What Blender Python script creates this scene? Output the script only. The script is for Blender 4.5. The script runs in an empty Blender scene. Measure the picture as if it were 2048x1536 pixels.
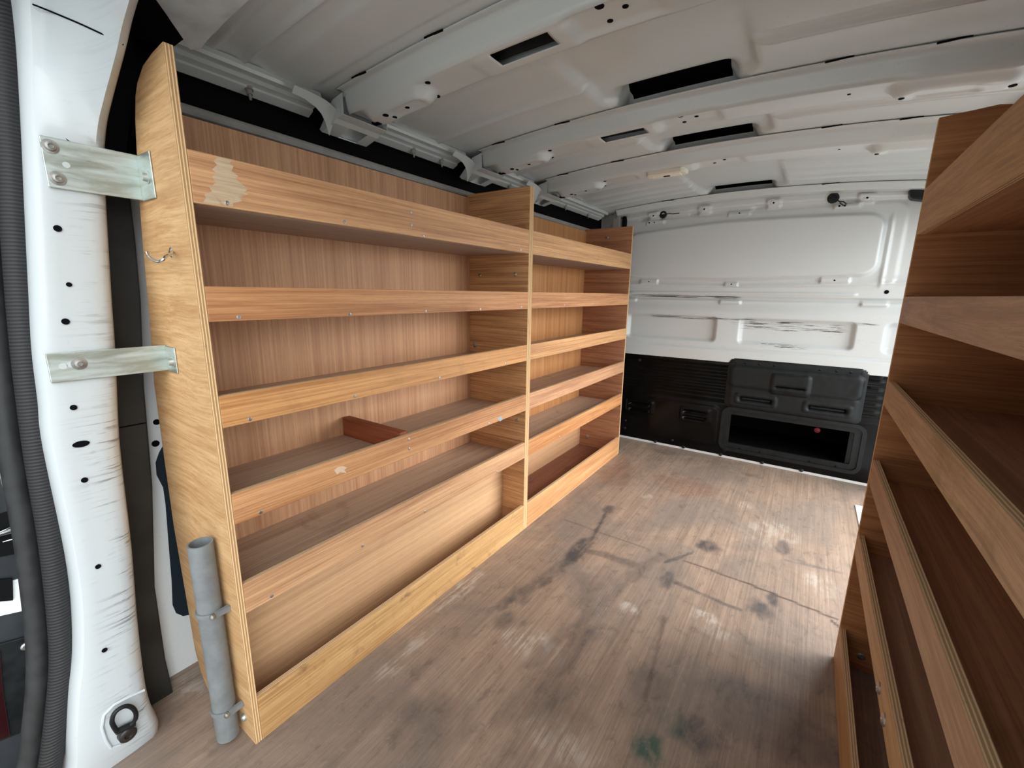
import bpy, bmesh, math, random
import numpy as np
from mathutils import Vector, Matrix
SC = bpy.context.scene
COL = SC.collection
rnd = random.Random(7)

# ------------------------------------------------------------------ node helpers
class NT:
    def __init__(s, name):
        s.m = bpy.data.materials.new(name); s.m.use_nodes = True
        s.t = s.m.node_tree; s.t.nodes.clear()
        s.out = s.t.nodes.new('ShaderNodeOutputMaterial')
    def n(s, typ, ins=None, **kw):
        nd = s.t.nodes.new(typ)
        for k, v in kw.items(): setattr(nd, k, v)
        if ins:
            for k, v in ins.items(): s.set(nd.inputs[k], v)
        return nd
    def set(s, sock, v):
        if isinstance(v, bpy.types.NodeSocket): s.t.links.new(v, sock)
        elif isinstance(v, bpy.types.Node): s.t.links.new(v.outputs[0], sock)
        else:
            if hasattr(sock.default_value, '__len__') and not hasattr(v, '__len__'): v = (v,)*len(sock.default_value)
            if hasattr(sock.default_value, '__len__') and len(sock.default_value) == 4 and len(v) == 3: v = (*v, 1)
            sock.default_value = v
    def math(s, op, a, b=0.0, c=0.0, clamp=False):
        nd = s.t.nodes.new('ShaderNodeMath'); nd.operation = op; nd.use_clamp = clamp
        for i, v in enumerate((a, b, c)): s.set(nd.inputs[i], v)
        return nd.outputs[0]
    def mul(s, a, b): return s.math('MULTIPLY', a, b)
    def add(s, a, b): return s.math('ADD', a, b)
    def ramp(s, f, a, b, lo=0.0, hi=1.0):
        nd = s.t.nodes.new('ShaderNodeMapRange'); nd.clamp = True; nd.interpolation_type = 'SMOOTHSTEP'
        for k, v in zip((0, 1, 2, 3, 4), (f, a, b, lo, hi)): s.set(nd.inputs[k], v)
        return nd.outputs[0]
    def mix(s, f, a, b, mode='MIX'):
        nd = s.t.nodes.new('ShaderNodeMix'); nd.data_type = 'RGBA'; nd.blend_type = mode
        s.set(nd.inputs[0], f); s.set(nd.inputs[6], a); s.set(nd.inputs[7], b)
        return nd.outputs[2]
    def noise(s, vec, scale=1.0, detail=4.0, rough=.55, dist=0.0):
        nd = s.n('ShaderNodeTexNoise', {'Vector': vec, 'Scale': scale, 'Detail': detail, 'Roughness': rough, 'Distortion': dist})
        return nd.outputs['Fac']
    def scale(s, vec, sc, off=(0, 0, 0)):
        nd = s.n('ShaderNodeVectorMath', operation='MULTIPLY'); s.set(nd.inputs[0], vec); s.set(nd.inputs[1], sc)
        n2 = s.n('ShaderNodeVectorMath', operation='ADD'); s.set(n2.inputs[0], nd.outputs[0]); s.set(n2.inputs[1], off)
        return n2.outputs[0]
    def obj(s): return s.n('ShaderNodeTexCoord').outputs['Object']
    def gen(s): return s.n('ShaderNodeTexCoord').outputs['Generated']
    def attr(s, name): return s.n('ShaderNodeAttribute', attribute_name=name).outputs['Fac']
    def bump(s, h, strength=.2, dist=.002):
        nd = s.n('ShaderNodeBump', {'Height': h, 'Strength': strength, 'Distance': dist}); return nd.outputs[0]
    def bsdf(s, color, rough=.5, metal=0.0, coat=0.0, normal=None, spec=.5, coat_rough=.1):
        b = s.n('ShaderNodeBsdfPrincipled', {'Base Color': color, 'Roughness': rough, 'Metallic': metal, 'Coat Weight': coat, 'Specular IOR Level': spec, 'Coat Roughness': coat_rough})
        if normal is not None: s.set(b.inputs['Normal'], normal)
        s.t.links.new(b.outputs[0], s.out.inputs[0]); return s.m

def srgb(r, g, b):
    f = lambda c: (c/255/12.92 if c/255 <= .04045 else ((c/255+.055)/1.055)**2.4)
    return (f(r), f(g), f(b))

def wood(name, light, dark, axis, fine=45., coarse=7., along=1.1, dirt=.25, rough=.55, streak=(.30, .70), curl=0.0, dirtcol=(70, 52, 42), dirtscale=3.5, contrast=1.0):
    """Veneer with the grain along one axis, varied from board to board."""
    t = NT(name); o = t.obj()
    r = t.n('ShaderNodeObjectInfo').outputs['Random']
    off = t.n('ShaderNodeCombineXYZ', {'X': t.mul(r, 37.), 'Y': t.mul(r, 53.), 'Z': t.mul(r, 71.)})
    c = t.n('ShaderNodeVectorMath', operation='ADD'); t.set(c.inputs[0], o); t.set(c.inputs[1], off.outputs[0]); c = c.outputs[0]
    if curl:
        w = t.n('ShaderNodeTexNoise', {'Vector': t.scale(c, (3., 3., 3.)), 'Scale': 1., 'Detail': 2.}).outputs['Color']
        ws = t.n('ShaderNodeVectorMath', operation='SCALE'); t.set(ws.inputs[0], w); ws.inputs['Scale'].default_value = curl
        c2 = t.n('ShaderNodeVectorMath', operation='ADD'); t.set(c2.inputs[0], c); t.set(c2.inputs[1], ws.outputs[0]); c = c2.outputs[0]
    def sv(al, ac): return tuple(al if k == axis else ac for k in range(3))
    f1 = t.noise(t.scale(c, sv(along*1.6, fine*3.4)), 1., 6., .68, .15)
    f2 = t.noise(t.scale(c, sv(along*.7, coarse*1.8)), 1., 4., .6, .7)
    f3 = t.noise(t.scale(c, sv(22., 700.)), 1., 2., .6)
    g = t.add(t.mul(f1, .6), t.mul(f2, .4))
    k = t.ramp(g, streak[0], streak[1])
    col = t.mix(k, dark, light)
    pores = t.ramp(f3, .56, .70, 0., .30)
    col = t.mix(pores, col, tuple(x*.55 for x in dark))
    v = t.add(.90, t.mul(r, .22))
    hs = t.n('ShaderNodeHueSaturation', {'Hue': t.add(.492, t.mul(r, .014)), 'Saturation': t.add(.92, t.mul(t.math('FRACT', t.mul(r, 7.3)), .2)), 'Value': v, 'Color': col})
    col = hs.outputs[0]
    if dirt:
        d = t.noise(t.scale(c, (dirtscale,)*3), 1., 6., .65, .6)
        col = t.mix(t.ramp(d, .55, .78, 0., dirt), col, srgb(*dirtcol))
        d2 = t.noise(t.scale(c, sv(3., 60.)), 1., 3., .7)
        col = t.mix(t.ramp(d2, .66, .76, 0., dirt), col, srgb(*dirtcol))
    nb = t.bump(t.add(f1, t.mul(f3, .5)), .12, .0015)
    return t.bsdf(col, t.ramp(f1, .2, .8, rough-.06, rough+.1), normal=nb, spec=.35)

def ply_edge(name, axis, a, b, dirt=.3):
    t = NT(name); g = t.gen(); o = t.obj()
    s = t.n('ShaderNodeSeparateXYZ', {'Vector': g}).outputs[axis]
    n = t.noise(t.scale(o, (25, 25, 25)), 1., 4.)
    w = t.math('FRACT', t.add(t.mul(s, 3.0), t.mul(t.math('SUBTRACT', n, .5), .25)))
    k = t.ramp(t.math('ABSOLUTE', t.math('SUBTRACT', w, .5)), .16, .24)
    col = t.mix(k, a, b)
    d = t.noise(t.scale(o, (60, 60, 60)), 1., 5., .7)
    col = t.mix(t.ramp(d, .55, .75, 0., dirt), col, srgb(95, 78, 62))
    return t.bsdf(col, .75, normal=t.bump(n, .3, .002), spec=.2)

def plain(name, col, rough=.5, metal=0., coat=0., spec=.5, vary=.0, vscale=20.):
    t = NT(name)
    if vary:
        n = t.noise(t.scale(t.obj(), (vscale,)*3), 1., 4.)
        c = t.mix(t.ramp(n, .3, .7), tuple(x*(1-vary) for x in col), tuple(min(1, x*(1+vary)) for x in col))
        return t.bsdf(c, t.ramp(n, .3, .7, rough*.85, min(1, rough*1.15)), metal, coat, spec=spec)
    return t.bsdf(col, rough, metal, coat, spec=spec)

M = {}
def paint_mat(name, scuff=0, grime=.12, bands=(), col=(.72, .735, .73)):
    t = NT(name); o = t.obj()
    n = t.noise(t.scale(o, (5, 5, 5)), 1., 5., .6)
    c = t.mix(t.ramp(n, .5, .8, 0., grime), col, srgb(176, 168, 152))
    n2 = t.noise(t.scale(o, (90, 90, 90)), 1., 3., .6)
    c = t.mix(t.ramp(n2, .66, .72, 0., grime*1.2), c, srgb(120, 112, 100))
    if bands:
        xyz = t.n('ShaderNodeSeparateXYZ', {'Vector': o})
        X, Z = xyz.outputs[0], xyz.outputs[2]
        for (z0, zw, x0, x1, th, sx, sz) in bands:
            m1 = t.ramp(t.math('ABSOLUTE', t.math('SUBTRACT', Z, t.add(z0, t.mul(X, -.012)))), zw*.5, zw, 1., 0.)
            m2 = t.mul(t.ramp(X, x0, x0+.05), t.ramp(X, x1-.05, x1, 1., 0.))
            s = t.noise(t.scale(o, (sx, 1., sz), (z0*31, 0, z0*17)), 1., 4., .65, .3)
            k = t.mul(t.mul(m1, m2), t.ramp(s, th, th+.04))
            c = t.mix(k, c, srgb(58, 56, 56))
    if scuff:
        yz = t.noise(t.scale(o, (1., 9., 160.)), 1., 4., .65, .4)
        fm = t.attr('scuff')
        c = t.mix(t.mul(t.mul(t.ramp(yz, .52, .61, 0., .75), t.ramp(t.noise(t.scale(o, (1., 14., 16.), (3, 1, 7)), 1., 3., .6), .42, .56)), fm), c, srgb(70, 64, 58))
        rust = t.noise(t.scale(o, (6, 30, 9)), 1., 4.)
        c = t.mix(t.mul(t.ramp(rust, .42, .75, 0., .55), t.attr('tan')), c, srgb(176, 150, 112))
    return t.bsdf(c, .32, coat=.35, spec=.5, coat_rough=.12, normal=t.bump(t.noise(t.scale(o, (350,)*3), 1., 1.), .03, .001))

LIGHT = srgb(211, 158, 102); DARK = srgb(160, 104, 62)
M['lip'] = wood('lip_veneer', srgb(212, 162, 115), srgb(158, 108, 70), 1, fine=70., coarse=16., along=1.6, dirt=.30, streak=(.34, .66))
M['worn_lip'] = wood('worn_lip_veneer', srgb(202, 160, 112), srgb(148, 106, 68), 1, fine=60., coarse=14., along=2.5, dirt=.75, dirtcol=(96, 68, 48), dirtscale=16.)
M['side'] = wood('side_veneer', srgb(208, 152, 102), srgb(150, 98, 60), 0, fine=75., coarse=26., along=2.2, dirt=.12, streak=(.34, .64))
M['near'] = wood('worn_side_veneer', srgb(212, 178, 138), srgb(172, 132, 94), 0, fine=48., coarse=14., along=3.5, dirt=.35, curl=.05, dirtcol=(120, 92, 66))
M['back'] = wood('back_veneer', srgb(212, 160, 120), srgb(168, 114, 80), 2, fine=50., coarse=13., along=.9, dirt=.12, streak=(.28, .72))
M['far_back'] = wood('far_back_veneer', srgb(212, 164, 122), srgb(164, 114, 80), 2, fine=60., coarse=15., along=.9, dirt=.12, streak=(.28, .72))
M['shelf'] = wood('shelf_veneer', srgb(206, 182, 160), srgb(164, 140, 122), 1, fine=45., coarse=12., along=.9, dirt=.45, dirtcol=(84, 72, 64), dirtscale=6.)
M['arch'] = wood('arch_veneer', srgb(206, 160, 116), srgb(158, 116, 82), 1, fine=50., coarse=12., along=.7, dirt=.12, streak=(.2, .8))
M['tray'] = wood('stained_veneer', srgb(156, 104, 78), srgb(108, 68, 50), 1, fine=45., coarse=12., along=.9, dirt=.75, dirtcol=(52, 32, 24), dirtscale=9.)
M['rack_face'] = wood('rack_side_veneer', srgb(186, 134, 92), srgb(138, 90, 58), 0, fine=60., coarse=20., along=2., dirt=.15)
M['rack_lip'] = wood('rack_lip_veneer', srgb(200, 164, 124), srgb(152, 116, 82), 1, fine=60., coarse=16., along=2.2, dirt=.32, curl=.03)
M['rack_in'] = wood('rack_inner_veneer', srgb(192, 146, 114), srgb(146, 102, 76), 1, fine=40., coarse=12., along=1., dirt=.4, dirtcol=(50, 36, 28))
M['block'] = wood('red_block', srgb(168, 108, 80), srgb(118, 70, 48), 0, fine=70., coarse=22., along=4., dirt=.3)
EA, EB = srgb(226, 194, 148), srgb(172, 132, 92)
for ax, nm in enumerate('xyz'): M['edge_'+nm] = ply_edge('ply_edge_'+nm, ax, EA, EB)
M['rim'] = ply_edge('lip_rim', 0, srgb(222, 192, 152), srgb(176, 140, 104), .4)
M['paint'] = paint_mat('white_paint')
M['roof'] = paint_mat('roof_paint', grime=.10, col=(.575, .61, .605))
M['pillar'] = paint_mat('pillar_paint', scuff=1, grime=.06, col=(.50, .54, .56))
M['bulk'] = paint_mat('bulkhead_paint', grime=.08, col=(.63, .65, .65), bands=[
    (.985, .010, -1.03, -.34, .47, 4., 230.), (.856, .012, -.90, -.25, .50, 5., 230.), (.845, .018, -.40, .18, .53, 7., 230.), (.822, .010, -.05, .19, .52, 9., 260.),
    (.815, .014, -.36, .17, .55, 7., 260.), (.72, .014, -.26, .02, .53, 9., 230.), (.868, .008, .16, .31, .52, 5., 420.),
    (.775, .02, .20, .31, .60, 8., 400.), (1.045, .014, -.96, -.74, .62, 9., 420.), (.80, .02, -.40, .15, .66, 8., 420.), (1.06, .01, -.15, .0, .60, 9., 420.)])
M['black'] = plain('gloss_black_panel', (.003, .003, .0032), .2, spec=.18, vary=.4, vscale=8.)
M['blackp'] = plain('satin_black_plastic', (.0075, .009, .010), .45, spec=.3, vary=.25, vscale=30.)
M['lining'] = plain('dark_grey_lining_and_shade', (.022, .021, .019), .6, spec=.3, vary=.3, vscale=12.)  # pillar lining colour, also used as painted shade in the bow slots
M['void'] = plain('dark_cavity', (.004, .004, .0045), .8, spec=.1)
M['rubber'] = plain('rubber', (.022, .023, .024), .55, spec=.35, vary=.2, vscale=40.)
M['door'] = plain('dark_door_trim', (.018, .021, .025), .5, spec=.4, vary=.25, vscale=14.)
M['bluedark'] = plain('blue_black_cavity', (.012, .02, .028), .6, spec=.2)
M['steel'] = plain('screw_steel', (.42, .41, .39), .45, 1.0, vary=.2, vscale=60.)
M['hole'] = plain('hole_black', (.004, .004, .006), .9, spec=.05)
M['pvc'] = plain('grey_pvc', srgb(118, 122, 124), .45, spec=.4, vary=.12, vscale=35.)
M['lens'] = plain('red_lens', (.018, .002, .003), .25, spec=.5)
M['cream'] = plain('cream_lamp', srgb(222, 216, 200), .4, spec=.4)
M['chrome'] = plain('chrome_bar', (.7, .7, .7), .2, 1.0)
M['outside'] = plain('asphalt', (.34, .335, .325), .9, vary=.2, vscale=4.)
M['bar'] = plain('grey_painted_bar', (.30, .29, .27), .4, spec=.5, vary=.1)
M['header'] = plain('grey_header_paint', (.62, .66, .68), .4, spec=.5, vary=.12)
M['red'] = plain('red_cap', (.25, .01, .03), .5)
def zinc():
    t = NT('zinc_plate'); o = t.obj()
    n = t.noise(t.scale(o, (12, 9, 60)), 1., 5., .6, .5); n2 = t.noise(t.scale(o, (70, 50, 160)), 1., 4., .6)
    c = t.mix(t.ramp(n, .35, .65), srgb(168, 174, 164), srgb(196, 206, 204)); c = t.mix(t.ramp(n2, .6, .75, 0., .45), c, srgb(150, 142, 122))
    return t.bsdf(c, t.ramp(n, .3, .7, .38, .55), .75, spec=.5)
M['zinc'] = zinc()
def ribbed():
    t = NT('ribbed_rubber'); o = t.obj()
    z = t.n('ShaderNodeSeparateXYZ', {'Vector': o}).outputs[2]
    w = t.math('SINE', t.mul(z, 2*math.pi/.0062))
    return t.bsdf(t.mix(t.ramp(w, -1, 1), (.016, .016, .017), (.030, .030, .031)), .6, spec=.3, normal=t.bump(w, .35, .002))
M['ribbed'] = ribbed()
def floor_mat():
    t = NT('worn_floor_ply'); o = t.obj()
    sv = lambda al, ac: (ac, al, 1.)
    f1 = t.noise(t.scale(o, sv(2.4, 150.)), 1., 6., .68, .3); f2 = t.noise(t.scale(o, sv(.9, 16.)), 1., 4., .6, 1.2)
    f3 = t.noise(t.scale(o, sv(20., 520.)), 1., 2.); f4 = t.noise(t.scale(o, (2.2, 2.0, 1)), 1., 6., .65, .8)
    f5 = t.noise(t.scale(o, (26, 14., 1)), 1., 5., .7, .5)
    k = t.ramp(t.add(t.mul(f1, .6), t.mul(f2, .4)), .24, .78)
    c = t.mix(k, srgb(122, 101, 87), srgb(178, 152, 132))
    c = t.mix(t.ramp(f3, .58, .70, 0., .38), c, srgb(78, 60, 50))
    c = t.mix(t.ramp(f4, .40, .66, 0., .65), c, srgb(112, 103, 96))
    c = t.mix(t.ramp(f5, .52, .70, 0., .5), c, srgb(92, 80, 72))
    f6 = t.noise(t.scale(o, (70, 46., 1)), 1., 5., .7, 1.5)
    c = t.mix(t.ramp(f6, .56, .70, 0., .35), c, srgb(158, 146, 136))
    c = t.mix(t.mul(t.attr('pale'), t.ramp(t.add(t.mul(f5, .6), t.mul(f1, .4)), .44, .60)), c, srgb(196, 184, 172))
    c = t.mix(t.mul(t.attr('dark'), t.ramp(t.add(f5, t.mul(f1, .5)), .50, .86, .35, 1.)), c, srgb(62, 60, 62))
    c = t.mix(t.attr('red'), c, srgb(112, 66, 50))
    c = t.mix(t.mul(t.attr('green'), t.ramp(f5, .3, .6)), c, srgb(28, 78, 66))
    c = t.mix(t.attr('line'), c, srgb(60, 44, 36))
    return t.bsdf(c, t.ramp(f4, .3, .7, .42, .62), spec=.4, normal=t.bump(t.add(f1, t.mul(f3, .6)), .25, .002))
M['floor'] = floor_mat()

# ------------------------------------------------------------------ mesh helpers
class MB:
    def __init__(s): s.v = []; s.f = []; s.m = []
    def add(s, verts, faces, mi=0):
        b = len(s.v); s.v += [tuple(v) for v in verts]
        for i, f in enumerate(faces):
            s.f.append(tuple(b+k for k in f)); s.m.append(mi[i] if isinstance(mi, (list, tuple)) else mi)
        return s
    def box(s, x0, x1, y0, y1, z0, z1, m=(0, 0, 0)):
        v = [(x, y, z) for x in (x0, x1) for y in (y0, y1) for z in (z0, z1)]
        f = [(0, 1, 3, 2), (4, 6, 7, 5), (0, 4, 5, 1), (2, 3, 7, 6), (0, 2, 6, 4), (1, 5, 7, 3)]
        return s.add(v, f, [m[0], m[0], m[1], m[1], m[2], m[2]])
    def prism(s, poly, axis, a, b, mf=0, me=0):
        n = len(poly)
        def mk(p, q): return {'x': (q, p[0], p[1]), 'y': (p[0], q, p[1]), 'z': (p[0], p[1], q)}[axis]
        v = [mk(p, a) for p in poly]+[mk(p, b) for p in poly]
        f = [tuple(range(n-1, -1, -1)), tuple(range(n, 2*n))]+[(i, (i+1) % n, n+(i+1) % n, n+i) for i in range(n)]
        return s.add(v, f, [mf, mf]+[me]*n)
    def sweep(s, path, r, n=10, closed=False, m=0, cap=True, flat=1.0):
        P = [Vector(p) for p in path]; N = len(P); rings = []
        up = None
        for i in range(N):
            a = P[(i-1) % N] if (closed or i > 0) else P[i]; b = P[(i+1) % N] if (closed or i < N-1) else P[i]
            t = (b-a).normalized()
            if up is None:
                up = t.orthogonal().normalized()
            up = (up-t*up.dot(t)).normalized(); w = t.cross(up)
            rr = r[i] if isinstance(r, (list, tuple)) else r
            rings.append([P[i]+up*math.cos(2*math.pi*k/n)*rr+w*math.sin(2*math.pi*k/n)*rr*flat for k in range(n)])
        v = [p for R in rings for p in R]; f = []
        for i in range(N if closed else N-1):
            j = (i+1) % N
            f += [(i*n+k, i*n+(k+1) % n, j*n+(k+1) % n, j*n+k) for k in range(n)]
        if cap and not closed: f += [tuple(range(n-1, -1, -1)), tuple((N-1)*n+k for k in range(n))]
        return s.add(v, f, m)
    def lathe(s, base, d, prof, n=20, m=0):
        """profile of (distance along d, radius) round an axis"""
        d = Vector(d).normalized(); u = d.orthogonal().normalized(); w = d.cross(u); b = Vector(base)
        v = []; f = []
        for (h, r) in prof: v += [b+d*h+(u*math.cos(2*math.pi*k/n)+w*math.sin(2*math.pi*k/n))*r for k in range(n)]
        L = len(prof)
        for i in range(L-1): f += [(i*n+k, i*n+(k+1) % n, (i+1)*n+(k+1) % n, (i+1)*n+k) for k in range(n)]
        f += [tuple(range(n-1, -1, -1)), tuple((L-1)*n+k for k in range(n))]
        return s.add(v, f, m)
    def build(s, name, mats, parent=None, smooth=False, bevel=0.0, origin=None):
        org = Vector(origin) if origin is not None else (parent['_o'] if parent is not None and '_o' in parent else Vector((0, 0, 0)))
        org = Vector(org)
        me = bpy.data.meshes.new(name)
        me.from_pydata([tuple(Vector(v)-org) for v in s.v], [], s.f)
        mats = mats if isinstance(mats, (list, tuple)) else [mats]
        for mt in mats: me.materials.append(M[mt] if isinstance(mt, str) else mt)
        me.polygons.foreach_set('material_index', s.m)
        bm = bmesh.new(); bm.from_mesh(me); bmesh.ops.recalc_face_normals(bm, faces=bm.faces[:]); bm.to_mesh(me); bm.free()
        if smooth:
            me.polygons.foreach_set('use_smooth', [True]*len(me.polygons))
            me.set_sharp_from_angle(angle=math.radians(38))
        o = bpy.data.objects.new(name, me); COL.objects.link(o)
        if parent is not None:
            o.parent = parent
        else: o.location = org
        if bevel:
            b = o.modifiers.new('bevel', 'BEVEL'); b.width = bevel; b.segments = 2; b.limit_method = 'ANGLE'
        return o

ORG = {}
def thing(name, loc, label, cat, group=None):
    o = bpy.data.objects.new(name, None); COL.objects.link(o); o.location = loc; o.empty_display_size = .05
    o['label'] = label; o['category'] = cat
    if group: o['group'] = group
    ORG[o.name] = Vector(loc); return o
def tag(o, label, cat, group=None):
    o['label'] = label; o['category'] = cat
    if group: o['group'] = group
    return o
def struct(o, label=None):
    o['kind'] = 'structure'
    if label: o['label'] = label
    return o
def part(mb, name, mats, parent, smooth=False, bevel=0.0, at=None):
    """link a mesh under its thing, its origin where the thing's origin is (or at `at`)"""
    root = parent
    while root.parent is not None: root = root.parent
    org = ORG.get(root.name, Vector(root.location))
    o = mb.build(name, mats, None, smooth, bevel, origin=org)
    o.parent = parent; o.location = (0, 0, 0)
    return o

def grid_object(name, X, Y, fn, mats, skip=None, parent=None, org=(0, 0, 0), attrs=None, smooth=True, solid=0.0, plane='xz'):
    """height-field sheet; fn(a,b) -> world points; skip(a,b) -> faces to leave open"""
    A, B = np.meshgrid(np.array(X), np.array(Y), indexing='ij')
    P = fn(A, B)-np.array(org)
    nx, ny = A.shape
    idx = np.arange(nx*ny).reshape(nx, ny)
    q = np.stack([idx[:-1, :-1], idx[1:, :-1], idx[1:, 1:], idx[:-1, 1:]], -1).reshape(-1, 4)
    if skip is not None:
        ca = (A[:-1, :-1]+A[1:, 1:])/2; cb = (B[:-1, :-1]+B[1:, 1:])/2
        q = q[~skip(ca, cb).reshape(-1)]
    me = bpy.data.meshes.new(name)
    me.from_pydata(P.reshape(-1, 3).tolist(), [], q.tolist())
    for mt in mats: me.materials.append(M[mt])
    if smooth: me.polygons.foreach_set('use_smooth', [True]*len(me.polygons))
    if attrs:
        for k, fnc in attrs.items():
            at = me.attributes.new(k, 'FLOAT', 'POINT'); at.data.foreach_set('value', fnc(A, B).astype(np.float32).reshape(-1))
    me.update()
    o = bpy.data.objects.new(name, me); COL.objects.link(o)
    if parent is not None: o.parent = parent
    else: o.location = org
    if solid:
        md = o.modifiers.new('solid', 'SOLIDIFY'); md.thickness = solid; md.offset = 0
    return o
def S(v, a, b):
    t = np.clip((v-a)/(b-a), 0, 1); return t*t*(3-2*t)
def slab(v, a, b, e): return S(v, a-e/2, a+e/2)*(1-S(v, b-e/2, b+e/2))
def rrect(A, B, a0, a1, b0, b1, r, e):
    """soft-edged rounded rectangle mask"""
    ca, cb = (a0+a1)/2, (b0+b1)/2; ha, hb = (a1-a0)/2-r, (b1-b0)/2-r
    da = np.maximum(np.abs(A-ca)-ha, 0); db = np.maximum(np.abs(B-cb)-hb, 0)
    d = np.sqrt(da**2+db**2)-r
    return 1-S(d, -e/2, e/2)
def lin(a, b, st): return list(np.linspace(a, b, max(2, int(round((b-a)/st))+1)))

def screw(base, d, r=.0055, h=.0022):
    mb = MB(); mb.lathe(base, d, [(0, r), (h*.5, r), (h, r*.7), (h, r*.34), (h*.3, r*.28)], 12); return mb

# ------------------------------------------------------------------ key measures (metres)
XL, XB = -.9066, -1.195            # front and back of the left racking
YN0, YN1 = .337, .3515             # near end panel
YD0, YDM, YD1 = 1.444, 1.4585, 1.473
YF0, YF1 = 2.559, 2.5735
TOPS = [1.231, 1.004, .800, .599, .397, .115]
BOTS = [1.145, .940, .737, .533, .329, .0]
TOPZ = 1.384; T = .013
YBK = 2.93                          # bulkhead
XC = -.375                          # centre line
XW0, XW1 = -1.27, .50               # side walls
def zroof(x): return 1.565-.07*(x-XC)**2

# ------------------------------------------------------------------ left racking
def lip(parent, x0, x1, y0, y1, zt, zb, mat, screws, face_x):
    o = part(MB().box(x0, x1, y0, y1, zb, zt, (0, 1, 1)), 'front_lip', [mat, 'rim'], parent, bevel=.0012)
    for (y, z) in screws:
        part(screw((face_x, y, z), (1 if face_x < 0 else -1, 0, 0), .0042, .0012), 'screw', 'steel', o, True)
    return o

near = thing('shelving_unit', (-1.05, .9, 0), 'long plywood shelving bay on the left, its curved end panel bolted to the pillar', 'shelving', 'plywood shelving units')
poly = [(XL, 0), (-1.15, 0), (-1.18, .034), (-1.197, .093), (-1.203, .304), (-1.208, .438), (-1.20, .60), (-1.188, .791), (-1.155, .933), (-1.126, 1.093), (-1.110, 1.167), (-1.085, 1.252), (-1.07, 1.301), (-1.052, 1.337), (-1.035, 1.354), (-1.0, 1.372), (-.954, 1.380), (XL, TOPZ)]
e = part(MB().prism(poly, 'y', YN0, YN1, 0, 1), 'side_panel', ['near', 'edge_y'], near, bevel=.001)
part(screw((-.945, YN0, .052), (0, -1, 0), .0085, .007), 'bolt', 'zinc', e, True)
e['label'] = 'curved end panel with scuffed pale face'
dv = part(MB().box(-1.205, XL, YD0, YDM, 0, TOPZ, (1, 0, 1)), 'side_panel', ['side', 'edge_y'], near, bevel=.001)
for (x, z, r) in [(-1.141, 1.068, .007), (-.968, 1.07, .008), (-1.168, .78, .011), (-.945, .487, .006), (-.952, .484, .005)]:
    part(screw((x, YD0, z), (0, -1, 0), r, .003), 'screw', 'steel', dv, True)
part(MB().prism([(.365, 0), (YD0, 0), (YD0, 1.372), (.40, 1.372), (.368, 1.09)], 'x', XB-.008, XB, 0, 0), 'back_panel', 'back', near)
SCR = {0: [(.405, 1.153), (.651, 1.153), (.855, 1.205), (.855, 1.173), (.90, 1.15), (1.39, 1.155)], 1: [(.403, .947), (.65, .945), (.90, .945), (1.15, .945), (1.40, .947)],
       2: [(.402, .744), (.649, .744), (.95, .744), (1.3, .744)], 3: [(.402, .54), (.819, .585), (.819, .556), (1.2, .54)], 4: [(.405, .337), (.644, .337), (.873, .337), (1.25, .337)], 5: []}
near_lips = []
for k in range(6):
    near_lips.append(lip(near, XL-T, XL, YN1, YD0, TOPS[k], BOTS[k], 'lip' if k < 5 else 'worn_lip', SCR[k], XL))
    if k < 5:
        part(MB().box(XB, XL-T, .362, YD0, BOTS[k], BOTS[k]+T, (0, 0, 0)), 'shelf', 'shelf', near)
part(MB().box(-1.03, -1.018, YN1, YD0, .001, BOTS[4], (0, 0, 0)), 'wheel_arch_board', 'arch', near)
# torn paler veneer on the top lip
pt = [(-0.9066,0.3937,1.24), (-0.9066,0.4041,1.241), (-0.9066,0.4156,1.2414), (-0.9066,0.4122,1.2331), (-0.9066,0.4237,1.2317), (-0.9066,0.4161,1.2232), (-0.9066,0.4231,1.219), (-0.9066,0.4188,1.2104), (-0.9066,0.4292,1.2041), (-0.9066,0.4243,1.1979), (-0.9066,0.4372,1.1893), (-0.9066,0.4437,1.1835), (-0.9066,0.4368,1.177), (-0.9066,0.4445,1.1749), (-0.9066,0.4286,1.1659), (-0.9066,0.4315,1.1603), (-0.9066,0.4153,1.155), (-0.9066,0.4147,1.1488), (-0.9066,0.3847,1.1474), (-0.9066,0.365,1.1467), (-0.9066,0.3715,1.156), (-0.9066,0.369,1.1613), (-0.9066,0.3824,1.1687), (-0.9066,0.3784,1.1754), (-0.9066,0.3897,1.1842), (-0.9066,0.3861,1.1942), (-0.9066,0.3924,1.2014), (-0.9066,0.3866,1.2058), (-0.9066,0.3956,1.2152), (-0.9066,0.3907,1.2206), (-0.9066,0.3988,1.2291)]
M['torn'] = wood('torn_veneer', srgb(202, 176, 146), srgb(168, 138, 108), 1, fine=60., coarse=30., along=5., dirt=.6, dirtcol=(146, 100, 72), dirtscale=22.)
zt, zb = TOPS[0], BOTS[0]
o = part(MB().prism([(p[1], min(max(p[2], zb+.001), zt-.001)) for p in pt], 'x', XL, XL+.0006), 'torn_patch', 'torn', near_lips[0]); o['label'] = 'pale jagged patch of torn veneer'

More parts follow.
